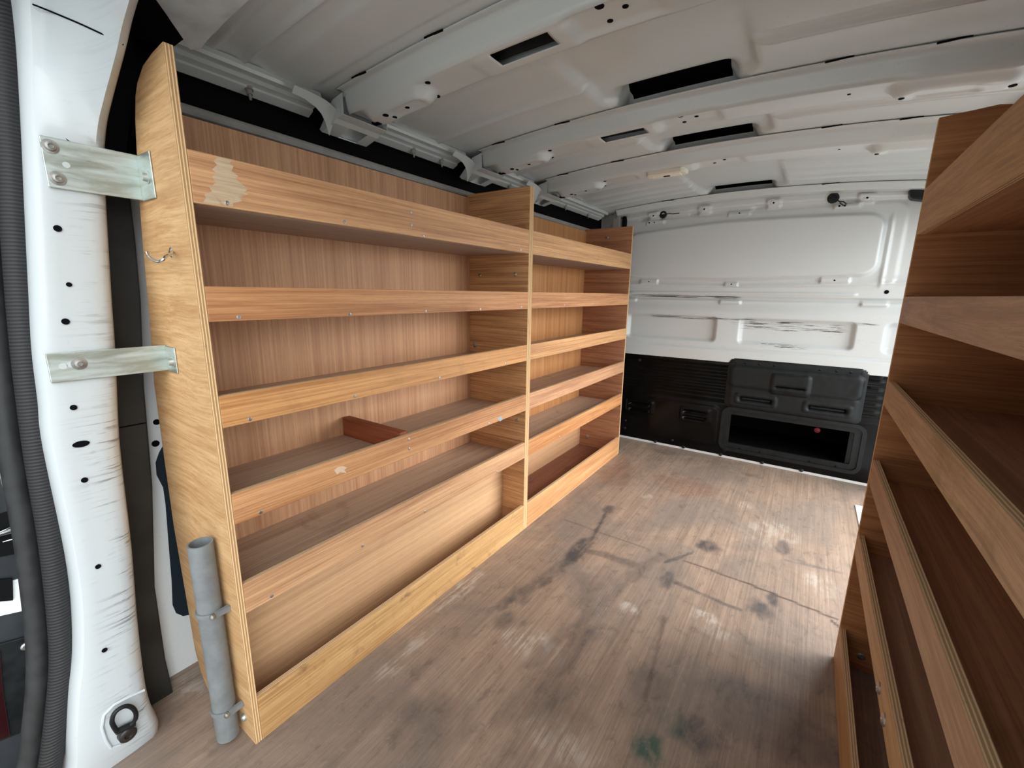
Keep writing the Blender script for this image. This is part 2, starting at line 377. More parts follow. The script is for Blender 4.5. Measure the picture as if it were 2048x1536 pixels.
M['smear'] = plain('paint_smear', srgb(210, 182, 156), .7)
M['smear_blue'] = plain('blue_paint_smear', srgb(150, 166, 172), .7)
for (pp, mt, li) in [([(-0.9066,0.5779,0.5743), (-0.9066,0.5892,0.5783), (-0.9066,0.6029,0.5762), (-0.9066,0.6137,0.5687), (-0.9066,0.6049,0.565), (-0.9066,0.6113,0.5549), (-0.9066,0.5936,0.5637), (-0.9066,0.585,0.5602)], 'smear', 3), ([(-0.9066,1.2471,0.5482), (-0.9066,1.2724,0.5481), (-0.9066,1.2855,0.5353), (-0.9066,1.2663,0.5302)], 'smear_blue', 3)]:
    o = part(MB().prism([(p[1], p[2]) for p in pp], 'x', XL, XL+.0005), 'paint_smear', mt, near_lips[li]); o['label'] = 'dried paint smear'
far = thing('shelving_unit', (-1.05, 2.0, 0), 'short plywood shelving bay at the far left, between the long bay and the white bulkhead', 'shelving', 'plywood shelving units')
part(MB().box(-1.205, XL, YDM+.0002, YD1, 0, TOPZ, (1, 0, 1)), 'side_panel', ['side', 'edge_y'], far, bevel=.001)
fp = part(MB().box(-1.205, XL, YF0, YF1, 0, TOPZ, (1, 0, 1)), 'side_panel', ['side', 'edge_y'], far, bevel=.001)
part(screw((-1.06, YF0, 1.33), (0, -1, 0), .009, .003), 'screw', 'steel', fp, True)
part(screw((-1.12, YF0, .075), (0, -1, 0), .012, .003), 'screw', 'steel', fp, True)
part(MB().box(XB-.008, XB, YD1, YF0, .30, 1.372), 'back_panel', 'far_back', far)
for k in range(6):
    lip(far, XL-T, XL, YD1, YF0, TOPS[k], BOTS[k], 'lip', [(1.75, BOTS[k]+.009), (2.05, BOTS[k]+.009), (2.3, BOTS[k]+.009)] if k < 5 else [], XL)
    part(MB().box(XB, XL-T, YD1, YF0, BOTS[k]+(.001 if k == 5 else 0), BOTS[k]+T, (0, 0, 0)), 'shelf', 'tray' if k == 5 else 'shelf', far)
part(MB().box(-1.185, -1.175, YD1, YF0, T+.001, BOTS[4]), 'wheel_arch_board', 'arch', far)

# ------------------------------------------------------------------ right racking
RX, RXB = .177, .470
rk = thing('shelving_unit', (.32, .85, 0), 'shaded plywood shelving unit close on the right, seen along its front lips', 'shelving', 'plywood shelving units')
RY0, RY1 = .30, 1.377
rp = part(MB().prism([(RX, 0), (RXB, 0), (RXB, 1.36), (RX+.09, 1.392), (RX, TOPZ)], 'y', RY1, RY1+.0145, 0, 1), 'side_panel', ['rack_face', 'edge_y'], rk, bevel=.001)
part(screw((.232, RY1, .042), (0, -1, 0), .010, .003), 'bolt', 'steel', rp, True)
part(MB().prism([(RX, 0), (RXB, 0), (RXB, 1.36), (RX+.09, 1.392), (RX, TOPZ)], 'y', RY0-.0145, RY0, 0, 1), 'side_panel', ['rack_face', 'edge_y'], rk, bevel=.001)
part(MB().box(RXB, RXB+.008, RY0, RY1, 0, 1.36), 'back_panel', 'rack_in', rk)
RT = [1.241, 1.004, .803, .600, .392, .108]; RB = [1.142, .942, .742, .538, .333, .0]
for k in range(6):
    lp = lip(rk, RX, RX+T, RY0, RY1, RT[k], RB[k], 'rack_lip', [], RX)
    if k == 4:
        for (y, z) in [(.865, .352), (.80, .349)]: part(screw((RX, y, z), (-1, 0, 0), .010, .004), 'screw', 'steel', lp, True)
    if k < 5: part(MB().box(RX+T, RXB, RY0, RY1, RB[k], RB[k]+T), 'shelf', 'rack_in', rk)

# ------------------------------------------------------------------ loose block on the fourth shelf
tag(MB().box(-1.188, -.921, .800, .826, .547, .606).build('wood_block', 'block', bevel=.0015, origin=(-1.055, .813, .547)),
    'loose reddish brown block of wood lying across the fourth shelf of the long bay', 'wood block')

# ------------------------------------------------------------------ floor
FY = lin(-.30, YBK, .008)
FX = lin(XW0, XW1, .007)
def seg(A, B, p, q, w):
    p = np.array(p[:2]); q = np.array(q[:2]); d = q-p; L = d@d
    t = np.clip(((A-p[0])*d[0]+(B-p[1])*d[1])/L, 0, 1)
    return np.hypot(A-p[0]-t*d[0], B-p[1]-t*d[1])
rs = np.random.RandomState(3)
def vnoise(A, B, sx, sy, seed):
    r = np.random.RandomState(seed).rand(64, 64)
    x = A*sx; y = B*sy; xi = np.floor(x).astype(int); yi = np.floor(y).astype(int); fx = x-xi; fy = y-yi
    fx = fx*fx*(3-2*fx); fy = fy*fy*(3-2*fy)
    g = lambda i, j: r[i % 64, j % 64]
    return (g(xi, yi)*(1-fx)+g(xi+1, yi)*fx)*(1-fy)+(g(xi, yi+1)*(1-fx)+g(xi+1, yi+1)*fx)*fy
def fbm(A, B, sc, seed): return sum(vnoise(A, B, sc*2**k, sc*2**k, seed+k)*.5**k for k in range(4))/1.875
def blob(A, B, c, ax, ay, amp, seed):
    d = np.hypot((A-c[0])/ax, (B-c[1])/ay)+(fbm(A, B, 14, seed)-.5)*1.3
    return amp*(1-S(d, .45, 1.15))
def floor_dark(A, B):
    r = np.zeros_like(A)
    for (c, ax, ay, amp) in [((-0.6818,1.8363,0.), .035, .06, .75), ((-0.6505,1.4244,0.), .035, .14, .9), ((-0.6704,1.2046,0.), .03, .12, .75), ((-0.2383,1.7818,0.), .055, .07, .9), ((0.0254,1.9475,0.), .022, .07, .7),
        ((-0.0225,1.4918,0.), .055, .05, .75), ((0.0155,1.5622,0.), .018, .05, .8), ((-0.3077,1.4782,0.), .03, .08, .7), ((-0.4868,1.4802,0.), .09, .03, .6), ((-0.4952,1.2631,0.), .10, .13, .35), ((-0.4452,1.0057,0.), .03, .16, .5), ((-0.6685,0.9694,0.), .03, .05, .55), ((-0.4191,0.8111,0.), .12, .14, .35),
        ((-0.096,0.9142,0.), .05, .06, .85), ((-0.2251,0.9987,0.), .06, .06, .3), ((-0.1703,2.6948,0.), .04, .035, .5), ((-0.0206,1.0563,0.), .16, .10, .35), ((0.123,1.0666,0.), .10, .08, .4), ((-0.6286,0.6015,0.), .12, .08, .3), ((-0.6677,2.7732,0.), .10, .05, .3)]:
        r = np.maximum(r, blob(A, B, c, ax, ay, amp, int(abs(c[0]*1000)+abs(c[1])*77) % 97))
    for (p, q, w, amp) in [((-0.6746,1.8,0.), (-0.6314,1.5242,0.), .008, .8), ((-0.6314,1.5242,0.), (-0.7134,1.0051,0.), .022, .6), ((-0.2685,1.6959,0.), (-0.3401,1.5648,0.), .009, .7), ((-0.2782,1.4652,0.), (-0.0684,1.4454,0.), .012, .7), ((-0.6254,1.4631,0.), (-0.3931,1.4894,0.), .02, .5), ((-0.5158,0.8716,0.), (-0.3698,1.6033,0.), .03, .40),
        ((-0.4916,0.6969,0.), (-0.4251,1.0659,0.), .03, .35), ((0.0384,1.8529,0.), (0.2116,1.8811,0.), .01, .45)]:
        d = seg(A, B, p, q, w)+(fbm(A, B, 30, 5)-.5)*w*1.4
        r = np.maximum(r, amp*(1-S(d, w*.4, w)))
    return r
def floor_pale(A, B):
    r = np.zeros_like(A)
    for (c, ax, ay, amp) in [((-0.5524,0.9305,0.), .10, .07, .75), ((-0.3733,1.2447,0.), .03, .03, .8), ((-0.1555,1.3433,0.), .05, .03, .8), ((-0.1197,1.3046,0.), .06, .04, .5), ((-0.5682,2.0848,0.), .03, .04, .6), ((-0.1474,2.2694,0.), .05, .05, .55), ((-0.0276,2.0736,0.), .12, .14, .5), ((0.1491,1.7505,0.), .05, .08, .5), ((-0.3512,0.7367,0.), .12, .07, .55), ((-1.1931,0.3136,0.), .1, .05, .6), ((-0.4516,1.2037,0.), .03, .1, .5), ((-0.875,0.9949,0.), .03, .2, .6), ((-0.8231,0.7187,0.), .03, .12, .5)]:
        r = np.maximum(r, blob(A, B, c, ax, ay, amp, int(abs(c[0]*900)+abs(c[1])*57) % 89))
    return r
def floor_line(A, B):
    r = np.zeros_like(A)
    for (p, q, w, amp) in [((-0.7993,1.6264,0.), (-0.4124,1.6146,0.), .005, .45), ((-0.2795,1.6195,0.), (-0.0726,1.6105,0.), .005, .7), ((-0.0726,1.6105,0.), (0.1891,1.5778,0.), .005, .9), ((0.1783,1.5596,0.), (0.1978,1.5401,0.), .006, .9), ((-0.2601,1.2697,0.), (-0.2224,0.9484,0.), .006, .4)]:
        r = np.maximum(r, amp*(1-S(seg(A, B, p, q, w), w*.5, w*1.2)))
    return r
def floor_green(A, B): return np.maximum(blob(A, B, (-0.1791,0.8292,0.), .045, .06, .8, 11), blob(A, B, (-0.1497,0.9275,0.), .04, .04, .35, 12))
def floor_red(A, B): return np.maximum(blob(A, B, (-0.7997,2.2377,0.), .10, .25, .35, 21), blob(A, B, (-0.4432,2.3344,0.), .18, .14, .3, 22))
fl = grid_object('floor', FX, FY, lambda A, B: np.stack([A, B, np.zeros_like(A)], -1), ['floor'],
    skip=lambda a, b: (a > .30) & (b > 1.45) & (b < 2.585), attrs={'dark': floor_dark, 'pale': floor_pale, 'line': floor_line, 'green': floor_green, 'red': floor_red}, smooth=False)
md = fl.modifiers.new('solid', 'SOLIDIFY'); md.thickness = .012; md.offset = -1
struct(fl, 'worn, stained plywood load floor')
st = MB(); st.box(.285, .62, 1.43, 2.62, -.06, -.045); st.box(.298, .3035, 1.45, 2.585, -.045, .004); st.box(.30, .5, 2.58, 2.588, -.045, .004)
struct(st.build('trim_4', 'paint', bevel=.002), 'white painted step edge of the side door')

# ------------------------------------------------------------------ bulkhead (front wall)
BX = lin(-1.26, .50, .0055); BZ = lin(.606, 1.585, .0045)
def bulk_h(A, B):
    h = np.zeros_like(A)
    # large raised panel with a bowed top and a shallow V bottom
    top = 1.425-.05*np.abs(A+.33)**2-.03*np.maximum(0, -.5-A); bot = 1.098+.03*np.maximum(0, np.abs(A+.42)-.1)*.9
    bn = (B-bot)/(top-bot)*.335+1.09
    h += .028*rrect(A, bn, -1.06, .250, 1.09, 1.425, .07, .026)
    h += .010*slab(A, .268, .282, .014)*slab(B, 1.06, 1.40, .04)             # upright rib at the right
    h += .006*rrect(A, B, -1.2, .330, 1.055, 1.465, .05, .02)
    for (x0, x1, z0, z1) in [(-.945, -.832, 1.438, 1.462), (-.47, -.354, 1.452, 1.478), (.03, .142, 1.447, 1.473), (-.958, -.845, 1.070, 1.096), (-.448, -.377, 1.056, 1.078), (.019, .148, 1.075, 1.101), (-.465, -.352, .952, .976), (.209, .318, .957, .981), (-1.04, -.98, .955, .978)]:
        h += .015*rrect(A, B, x0, x1, z0, z1, .004, .008)
    h += -.008*slab(B, 1.040, 1.068-.03*0, .010)*slab(A, -1.2, .35, .05)*0
    vee = 1.055+.03*np.maximum(0, np.abs(A+.42)-.1)*.9
    h += .004*(1-S(B, vee-.008, vee+.008))*0+.007*np.exp(-((B-vee)/.006)**2)-.004*np.exp(-((B-vee-.022)/.010)**2)
    h += .008*slab(B, 1.008, 1.022, .006)*slab(A, -1.02, .184, .02)           # thin bead
    h += -.014*slab(B, .974, .994, .010)                                     # long groove
    h += .004*slab(B, .93, .985, .01)*0
    h += .018*(1-S(B, .900, .962))                                           # belly below the groove
    rec = rrect(A, B, -1.02, -.475, .725, .868, .02, .022)+rrect(A, B, -.335, .200, .728, .866, .02, .022)+rrect(A, B, .335, .6, .73, .866, .02, .03)+rrect(A, B, -1.3, -1.06, .73, .866, .02, .03)
    h += -.030*rec
    h += .018*(1-S(B, .672, .700))                                           # foot ledge
    h += -.008*slab(B, .678, .692, .008)
    # header flange with stepped pockets
    h += .020*S(B, 1.492-.04*(A-XC)**2, 1.505-.04*(A-XC)**2)*slab(A, -1.13, .33, .03)
    zz = B+.05*(A-XC)**2
    for xc in (-.90, -.60, -.245, .16):
        h += .012*rrect(A, zz, xc-.035, xc+.035, 1.478, 1.525, .012, .014)
        h += -.010*rrect(A, zz, xc-.09, xc-.03, 1.482, 1.50, .008, .02)
    return h
def bulk_fn(A, B): return np.stack([A, YBK-bulk_h(A, B), B], -1)
wf = struct(grid_object('wall_front', BX, BZ, bulk_fn, ['bulk'], org=(0, YBK, 0)), 'white pressed steel bulkhead with long scuff marks')
ORG[wf.name] = Vector((0, YBK, 0))
def bpart(mb, name, mat, smooth=False, bevel=0., parent=None): return part(mb, name, mat, parent or wf, smooth, bevel)
# little holes, studs and header nuts on the bulkhead
def disc(c, d, r, h=.0012, n=14): return MB().lathe(c, d, [(0, r), (h, r)], n)
for (x, z, r, o_) in [(-.893, 1.449, .004, .020), (-.41, 1.464, .004, .020), (.075, 1.460, .005, .020), (-.90, 1.083, .004, .020), (-.41, 1.067, .004, .020), (.082, 1.088, .004, .020), (.304, 1.030, .010, .006), (-.925, 1.449, .006, .02), (.052, 1.460, .006, .02)]:
    hh = float(bulk_h(np.array([[x]]), np.array([[z]]))[0, 0])
    bpart(disc((x, YBK-hh, z), (0, -1, 0), r, .0012, 4 if r == .006 else 14), 'hole', 'hole')
for x in (-.90, -.60, -.245, .16):
    z = 1.503-.05*(x-XC)**2; hh = float(bulk_h(np.array([[x]]), np.array([[z]]))[0, 0])
    bpart(MB().lathe((x, YBK-hh, z), (0, -1, 0), [(0, .013), (.003, .013), (.005, .009), (.002, .005)], 14), 'header_nut', 'paint', True)
    bpart(disc((x, YBK-hh-.0032, z), (0, -1, 0), .0045, .0012), 'hole', 'hole')
bpart(MB().box(-1.15, -1.105, 2.86, 2.885, 1.30, 1.515), 'corner_bracket', 'bar', bevel=.003)
bpart(screw((-1.128, 2.86, 1.49), (0, -1, 0), .009, .004), 'bolt', 'steel', True)
bpart(MB().box(-1.10, -1.075, 2.888, 2.926, 1.36, 1.50), 'corner_gap', 'void', bevel=.008)
# white kick strip with dark bolts
bpart(MB().box(-1.26, .5, 2.905, 2.93, -.01, .022), 'kick_strip', 'paint', bevel=.004)
for x in (-.77, -.585, -.36, -.13, .07):
    bpart(MB().lathe((x, 2.907, .016), (0, -1, .6), [(0, .011), (.006, .011), (.009, .006)], 12), 'kick_bolt', 'blackp', True)
# black lower panel: ribs, louvres, a real opening
LX = lin(-1.26, .50, .009); LZ = lin(.015, .618, .008)
OX0, OX1, OZ0, OZ1 = -.335, .262, .090, .300
def low_h(A, B):
    h = .012+.0*A
    lm = slab(A, -1.15, .36, .02)
    for z in (.565, .520, .478, .440, .400): h = h+.010*slab(B, z-.010, z+.010, .014)*lm
    h = h+.014*(1-S(B, .340, .375))
    for (x0, x1) in ((-.985, -.80), (-.625, -.44)):
        h = h+.006*rrect(A, B, x0, x1, .205, .292, .015, .012)
        for z in (.225, .262): h = h-.022*rrect(A, B, x0+.02, x1-.03, z-.010, z+.010, .004, .010)
    h = h+.008*rrect(A, B, -1.06, -.40, .06, .32, .03, .02)
    return h
lower = grid_object('lower_panel', LX, LZ, lambda A, B: np.stack([A, YBK-low_h(A, B), B], -1), ['black'],
    skip=lambda a, b: (a > OX0) & (a < OX1) & (b > OZ0) & (b < OZ1), parent=wf, org=(0, YBK, 0)); lower['label'] = 'glossy black lower half of the bulkhead'
for (x, z, r) in [(-.985, .13, .008), (-.78, .60, .010), (-.92, .565, .010), (-.66, .05, .010), (-.34, .05, .012), (-.15, .062, .0), (-.02, .062, .014), (.30, .065, .014), (-.985, .075, .009), (.345, .60, .012)]:
    if r: part(MB().lathe((x, YBK-low_h(np.array(x), np.array(z)), z), (0, -1, 0), [(0, r), (.003, r), (.006, r*.6)], 12), 'rivet', 'blackp', lower, True)
part(disc((.302, YBK-.014, .526), (0, -1, 0), .016), 'hole', 'hole', lower)
bx = MB()  # cavity under the cab seats
bx.add([(OX0, YBK-.01, OZ0), (OX1, YBK-.01, OZ0), (OX1, YBK-.01, OZ1), (OX0, YBK-.01, OZ1), (OX0-.1, YBK+.55, OZ0-.03), (OX1+.1, YBK+.55, OZ0-.03), (OX1+.1, YBK+.55, OZ1+.03), (OX0-.1, YBK+.55, OZ1+.03)],
       [(0, 1, 5, 4), (1, 2, 6, 5), (2, 3, 7, 6), (3, 0, 4, 7), (4, 5, 6, 7)])
cv = part(bx, 'seat_cavity', 'void', wf)
part(MB().sweep([(-.30, YBK+.12, .262), (.12, YBK+.12, .255)], .005, 8), 'cavity_rod', 'lining', cv, True)
part(MB().lathe((.118, YBK+.12, .236), (0, -1, 0), [(0, .016), (.02, .016), (.024, .010)], 14), 'red_knob', 'red', cv, True)

# load-through hatch: frame round the opening, flap folded up above it
ht = thing('load_hatch', (-.04, YBK-.02, .07), 'black plastic load-through hatch with its flap raised in the lower bulkhead', 'hatch')
def ring(mb, x0, x1, z0, z1, r, y0, y1, w, n=7):
    def rr(a0, a1, b0, b1, r):
        pts = []
        for (cx, cz, s0) in ((a1-r, b1-r, 0), (a0+r, b1-r, 90), (a0+r, b0+r, 180), (a1-r, b0+r, 270)):
            for k in range(n):
                a = math.radians(s0+90*k/(n-1)); pts.append((cx+r*math.cos(a), cz+r*math.sin(a)))
        return pts
    O = rr(x0, x1, z0, z1, r); I = rr(x0+w, x1-w, z0+w, z1-w, max(r-w, .006)); N = len(O)
    v = [(x, y0, z) for x, z in O]+[(x, y1, z) for x, z in O]+[(x, y1, z) for x, z in I]+[(x, y0, z) for x, z in I]
    f = []
    for i in range(N):
        j = (i+1) % N
        f += [(i, j, N+j, N+i), (N+i, N+j, 2*N+j, 2*N+i), (2*N+i, 2*N+j, 3*N+j, 3*N+i)]
    mb.add(v, f); return mb
m_ = MB(); ring(m_, -.378, .330, .055, .335, .05, YBK-.02, YBK-.044, .020); ring(m_, -.360, .312, .072, .322, .04, YBK-.02, YBK-.034, .034)
hf = part(m_, 'hatch_frame', 'blackp', ht, True)
for x in (-.26, -.15, .10, .22): part(MB().lathe((x, YBK-.032, .081), (0, -1, 0), [(0, .005), (.004, .005)], 10), 'clip', 'void', hf)
HX = lin(-.380, .300, .007); HZ = lin(.322, .640, .006)
def flap_h(A, B):
    # rounded shield, stepped pocket in the middle, two finger slots
    h = .030+.004*rrect(A, B, -.36, .28, .335, .625, .03, .01)
    up = rrect(A, B, -.352, .272, .470, .590, .025, .016)
    h = h+.016*up-.0*A
    h = h+.012*rrect(A, B, -.135, .045, .455, .565, .012, .014)
    h = h-.030*rrect(A, B, -.118, .028, .487, .500, .005, .008)
    h = h+.008*rrect(A, B, -.345, .265, .345, .47, .02, .012)
    for (x0, x1) in ((-.300, -.115), (.045, .235)):
        h = h+.006*rrect(A, B, x0-.014, x1+.014, .368, .428, .014, .010)
        h = h-.034*rrect(A, B, x0+.006, x1-.006, .382, .412, .008, .012)
        h = h+.020*slab(A, x0+.012, x1-.012, .01)*slab(B, .392, .400, .006)
    return h
def flap_out(a, b):
    d = rrect(a, b, -.372, .292, .328, .632, .035, .001)
    return d < .5
fo = grid_object('hatch_flap', HX, HZ, lambda A, B: np.stack([A, YBK-flap_h(A, B), B], -1), ['blackp'], skip=flap_out, parent=ht, org=tuple(ht.location))
md = fo.modifiers.new('solid', 'SOLIDIFY'); md.thickness = .008; md.offset = 1
for x in (-.335, -.285, -.21, -.135, .08, .155, .215, .265): part(MB().lathe((x, YBK-.035, .612), (0, -1, 0), [(0, .012), (.004, .012), (.007, .007)], 14), 'rivet', 'blackp', fo, True)

# ------------------------------------------------------------------ black grommets with their tethers
def grommet(x, z, r, pts, label):
    hh = float(bulk_h(np.array([[x]]), np.array([[z]]))[0, 0]); y = YBK-hh
    t = thing('grommet', (x, y, z), label, 'grommet', 'rubber plugs on the bulkhead')
    part(MB().lathe((x, y, z), (0, -1, 0), [(0, r), (.004, r), (.009, r*.82), (.009, r*.5), (.004, r*.42)], 22), 'plug', 'blackp', t, True)
    part(MB().sweep([(x+a, y-.012-c, z+b) for a, b, c in pts], .0028, 6), 'tether', 'blackp', t, True)
grommet(-.842, 1.492, .023, [(.02, 0, 0), (.04, .001, .004), (.06, -.003, .006), (.08, -.002, .004), (.10, -.001, .0)], 'round black rubber plug with a straight tether, nearer the left shelving')
grommet(.021, 1.501, .026, [(.018, -.014, 0), (.03, -.022, .004), (.045, -.024, .006), (.058, -.036, .004), (.055, -.046, .002), (.042, -.038, .004), (.03, -.027, .004)], 'round black rubber plug with a looped tether, toward the right of the bulkhead')
h_ = MB(); h_.prism([((0.3119,2.9,1.5178)[0], (0.3119,2.9,1.5178)[2]), ((0.3277,2.9,1.5315)[0], (0.3277,2.9,1.5315)[2]), ((0.3462,2.9,1.5028)[0], (0.3462,2.9,1.5028)[2]), ((0.3953,2.9,1.4799)[0], (0.3953,2.9,1.4799)[2]), ((0.4008,2.9,1.4442)[0], (0.4008,2.9,1.4442)[2]), ((0.3278,2.9,1.4602)[0], (0.3278,2.9,1.4602)[2]), ((0.3166,2.9,1.4748)[0], (0.3166,2.9,1.4748)[2])], 'y', 2.865, 2.928)
tag(h_.build('corner_cap', 'blackp', bevel=.006, origin=(.34, 2.9, 1.46)), 'black plastic corner cap high on the bulkhead beside the right shelving', 'plastic cap')

# ------------------------------------------------------------------ roof
CX = lin(-1.215, .46, .009); CY = sorted(set(np.round(lin(.10, 2.95, .005), 4)))
BOWS = [.80, 1.40, 1.90, 2.80]
def roof_z(A, B):
    z = zroof(A)
    out = 1-slab(A, -.60, -.17, .05)
    for yr, hh in ((.525, .004), (.59, .008), (1.235, .010), (1.60, .006), (1.735, .010), (2.16, .009), (2.28, .009), (2.43, .009), (2.55, .009), (2.66, .006)):
        z = z-1.25*hh*np.exp(-((B-yr)/.0075)**2)*out
    z = z-.006*slab(B, 1.05, 1.19, .025)*out-.006*slab(B, .64, .76, .025)
    for y0, y1 in ((1.03, 1.41), (1.60, 1.91), (2.15, 2.81)):   # pressed pocket left of the centre line of each field
        z = z+.020*rrect(A, B, -.60, -.19, y0, y1, .08, .03)*S(B, y0-.08, y1)
        z = z+.040*slab(A, -.555, -.247, .03)*S(B, y1-.10, y1-.005)*(1-S(B, y1+.03, y1+.08))
    return z
ce = struct(grid_object('ceiling', CX, CY, lambda A, B: np.stack([A, B, roof_z(A, B)], -1), ['roof'], skip=lambda a, b: (a > -.540) & (a < -.262) & (((b > 1.379) & (b < 1.455)) | ((b > 1.879) & (b < 1.955)) | ((b > 2.779) & (b < 2.855)))), 'white painted steel roof skin')
XE0, XE1 = -1.118, .37
def bow_profile(t, w, depth):
    return .004+(depth-.004)*S(t, .019, .036)*(1-S(t, w-.036, w-.022))
def make_bow(y0, w, depth, slot, kind):
    bxs = lin(XE0, XE1, .0075); bys = lin(y0, y0+w, .005)
    sx0, sx1, sy0, sy1 = slot if slot else (9, 9, 9, 9)
    def fn(A, B):
        t = B-y0
        h = bow_profile(t, w, depth)
        bot = S(t, .03, .05)*(1-S(t, w-.055, w-.03))
        if kind == 'bow':
            for s in (-1, 1):
                cx = XC+s*.585
                # arched pressing near each end
                m = rrect(A, t, cx-.12, cx+.12, .040, .125, .04, .028)
                h = h+.022*rrect(A, t, cx-.115, cx+.105, .048, .118, .033, .030)-.006*rrect(A, t, cx-s*.02-.06, cx-s*.02+.06, .062, .104, .02, .02)
                h = h-.008*S(s*(A-cx), .10, .16)*bot
            h = h-.010*slab(A, -.462, -.29, .035)*bot
            h = h+.003*rrect(A, t, -.70, -.455, .05, .13, .02, .02)
        return np.stack([A, B, zroof(A)-.0005-h], -1)
    o = grid_object('roof_bow', bxs, bys, fn, ['roof'], skip=(lambda a, b: (a > sx0) & (a < sx1) & (b > sy0) & (b < sy1)) if slot else None, parent=ce)
    md = o.modifiers.new('solid', 'SOLIDIFY'); md.thickness = .0016; md.offset = 1
    return o, fn
def bow_pt(fn, x, y): return fn(np.array([[x]]), np.array([[y]]))[0, 0]
bows = []
for i, y0 in enumerate(BOWS[:3]):
    W = .165
    sl = (-.642, -.502, y0+.052, y0+.098) if i < 2 else None
    b, fn = make_bow(y0, W, .056, sl, 'bow'); bows.append((b, fn))
    for (x, dy, r) in [(-.393, .052, .009), (-.353, .078, .006), (-.393, .104, .006), (-1.005, .068, .008), (-1.0, .095, .0065), (-.94, .085, .006), (-.86, .115, .007), (-.835, .055, .007), (.03-.02, .075, .004), (.115, .085, .006), (.30, .08, .007)]:
        p = bow_pt(fn, x, y0+dy)
        part(MB().lathe(p, (0, 0, -1), [(-.001, r), (.0010, r)], 14), 'hole', 'hole', b)
    part(MB().box(-.69, -.49, y0+.045, y0+.108, zroof(-.57)-.018, zroof(-.57)-.016), 'slot_shade_sheet', 'lining', b) if i < 2 else None  # added dark sheets, painting shade into the bow slot
    part(MB().box(-.69, -.49, y0+.104, y0+.108, zroof(-.57)-.044, zroof(-.57)-.017), 'slot_shade_sheet', 'lining', b) if i < 2 else None
    p = bow_pt(fn, -1.062, y0+.085)
    part(MB().box(p[0]-.012, p[0]+.012, p[1]-.008, p[1]+.008, p[2]-.0012, p[2]+.004), 'square_hole', 'hole', b)
    for x in (-1.02, -.76, -.40+.0, -.02, .18):
        if x == -.40: continue
        z = zroof(x)
        part(MB().box(x-.028, x+.028, y0-.0022, y0+.001, z-.0045, z-.001), 'seam_slot', 'hole', b)
    # end bracket carrying the bow on the cant rail
    z1 = zroof(-1.13)
    be = MB(); W0, W1 = y0+.010, y0+.158
    def prof(x, z): return [(x, W0, z), (x, W1, z)]
    P = [(-1.105, z1-.062), (-1.135, z1-.066), (-1.150, z1-.074), (-1.205, z1-.088), (-1.215, z1-.080), (-1.150, z1-.020), (-1.105, z1-.010)]
    N = len(P)
    hole = (W0+.05, W1-.035)
    # underside split round a rectangular opening
    v = []; f = []
    ys = [W0, hole[0], hole[1], W1]
    for (x, z) in P: v += [(x, y, z) for y in ys]
    for k in range(N-1):
        for j in range(3):
            if k == 2 and j == 1: continue
            f.append((k*4+j, k*4+j+1, (k+1)*4+j+1, (k+1)*4+j))
    f.append(tuple(k*4 for k in range(N))); f.append(tuple(k*4+3 for k in reversed(range(N))))
    be.add(v, f)
    # flared shoulders running out along the cant rail
    cu = [(-.115, 1.486), (-.08, 1.483), (-.05, 1.476), (-.03, 1.466), (-.015, 1.452), (-.004, 1.436), (.004, 1.424)]
    vv = []
    for (dy, z) in cu: k_ = (1.486-z)/.062; vv += [(-1.150-.030*k_, W0+dy, z), (-1.136+.0*k_, W0+dy, max(z+.012, z1-.045+.02*(1-k_)))]
    be.add(vv, [(2*i_, 2*i_+2, 2*i_+3, 2*i_+1) for i_ in range(len(cu)-1)])
    be2 = MB(); be2.add([(2*XC-x, y, z) for x, y, z in be.v], be.f)
    e2 = part(be2, 'bow_end', 'roof', b); md = e2.modifiers.new('solid', 'SOLIDIFY'); md.thickness = .002; md.offset = 0
    e_ = part(be, 'bow_end', 'roof', b)
    md = e_.modifiers.new('solid', 'SOLIDIFY'); md.thickness = .002; md.offset = 0
hb, hfn = make_bow(2.80, .14, .030, None, 'header'); hb['label'] = 'front roof header over the bulkhead'
for x in (-.79, .0): part(MB().box(x-.035, x+.035, 2.7975, 2.801, zroof(x)-.0045, zroof(x)-.001), 'seam_slot', 'hole', hb)
# cant rails between the bows, with studs
def cant(y0, y1, sgn):
    xw = -1.176 if sgn < 0 else 2*XC+1.176
    pr = [(.012, 1.519), (.016, 1.507), (.012, 1.500), (-.002, 1.4985), (-.004, 1.502), (-.012, 1.500), (-.012, 1.4905), (-.028, 1.486), (-.028, 1.481), (-.050, 1.470), (-.056, 1.4715), (-.030, 1.510)]
    mb = MB(); mb.prism([(xw-sgn*a, z) for a, z in pr], 'y', y0, y1); return mb
for (y0, y1, st) in [(.46, .785, (.62,)), (.965, 1.385, (1.16, 1.30)), (1.565, 1.885, (1.75,)), (2.065, 2.80, (2.3, 2.6))]:
    c = part(cant(y0, y1, -1), 'cant_rail', 'roof', ce)
    for y in st:
        part(MB().lathe((-1.212, y, 1.481), (.25, 0, -1), [(-.004, .011), (.004, .011), (.004, .0075), (.014, .007), (.014, .0035), (.026, .003)], 12), 'stud', 'bar', c, True)
    part(cant(y0, y1, 1), 'cant_rail', 'roof', ce)
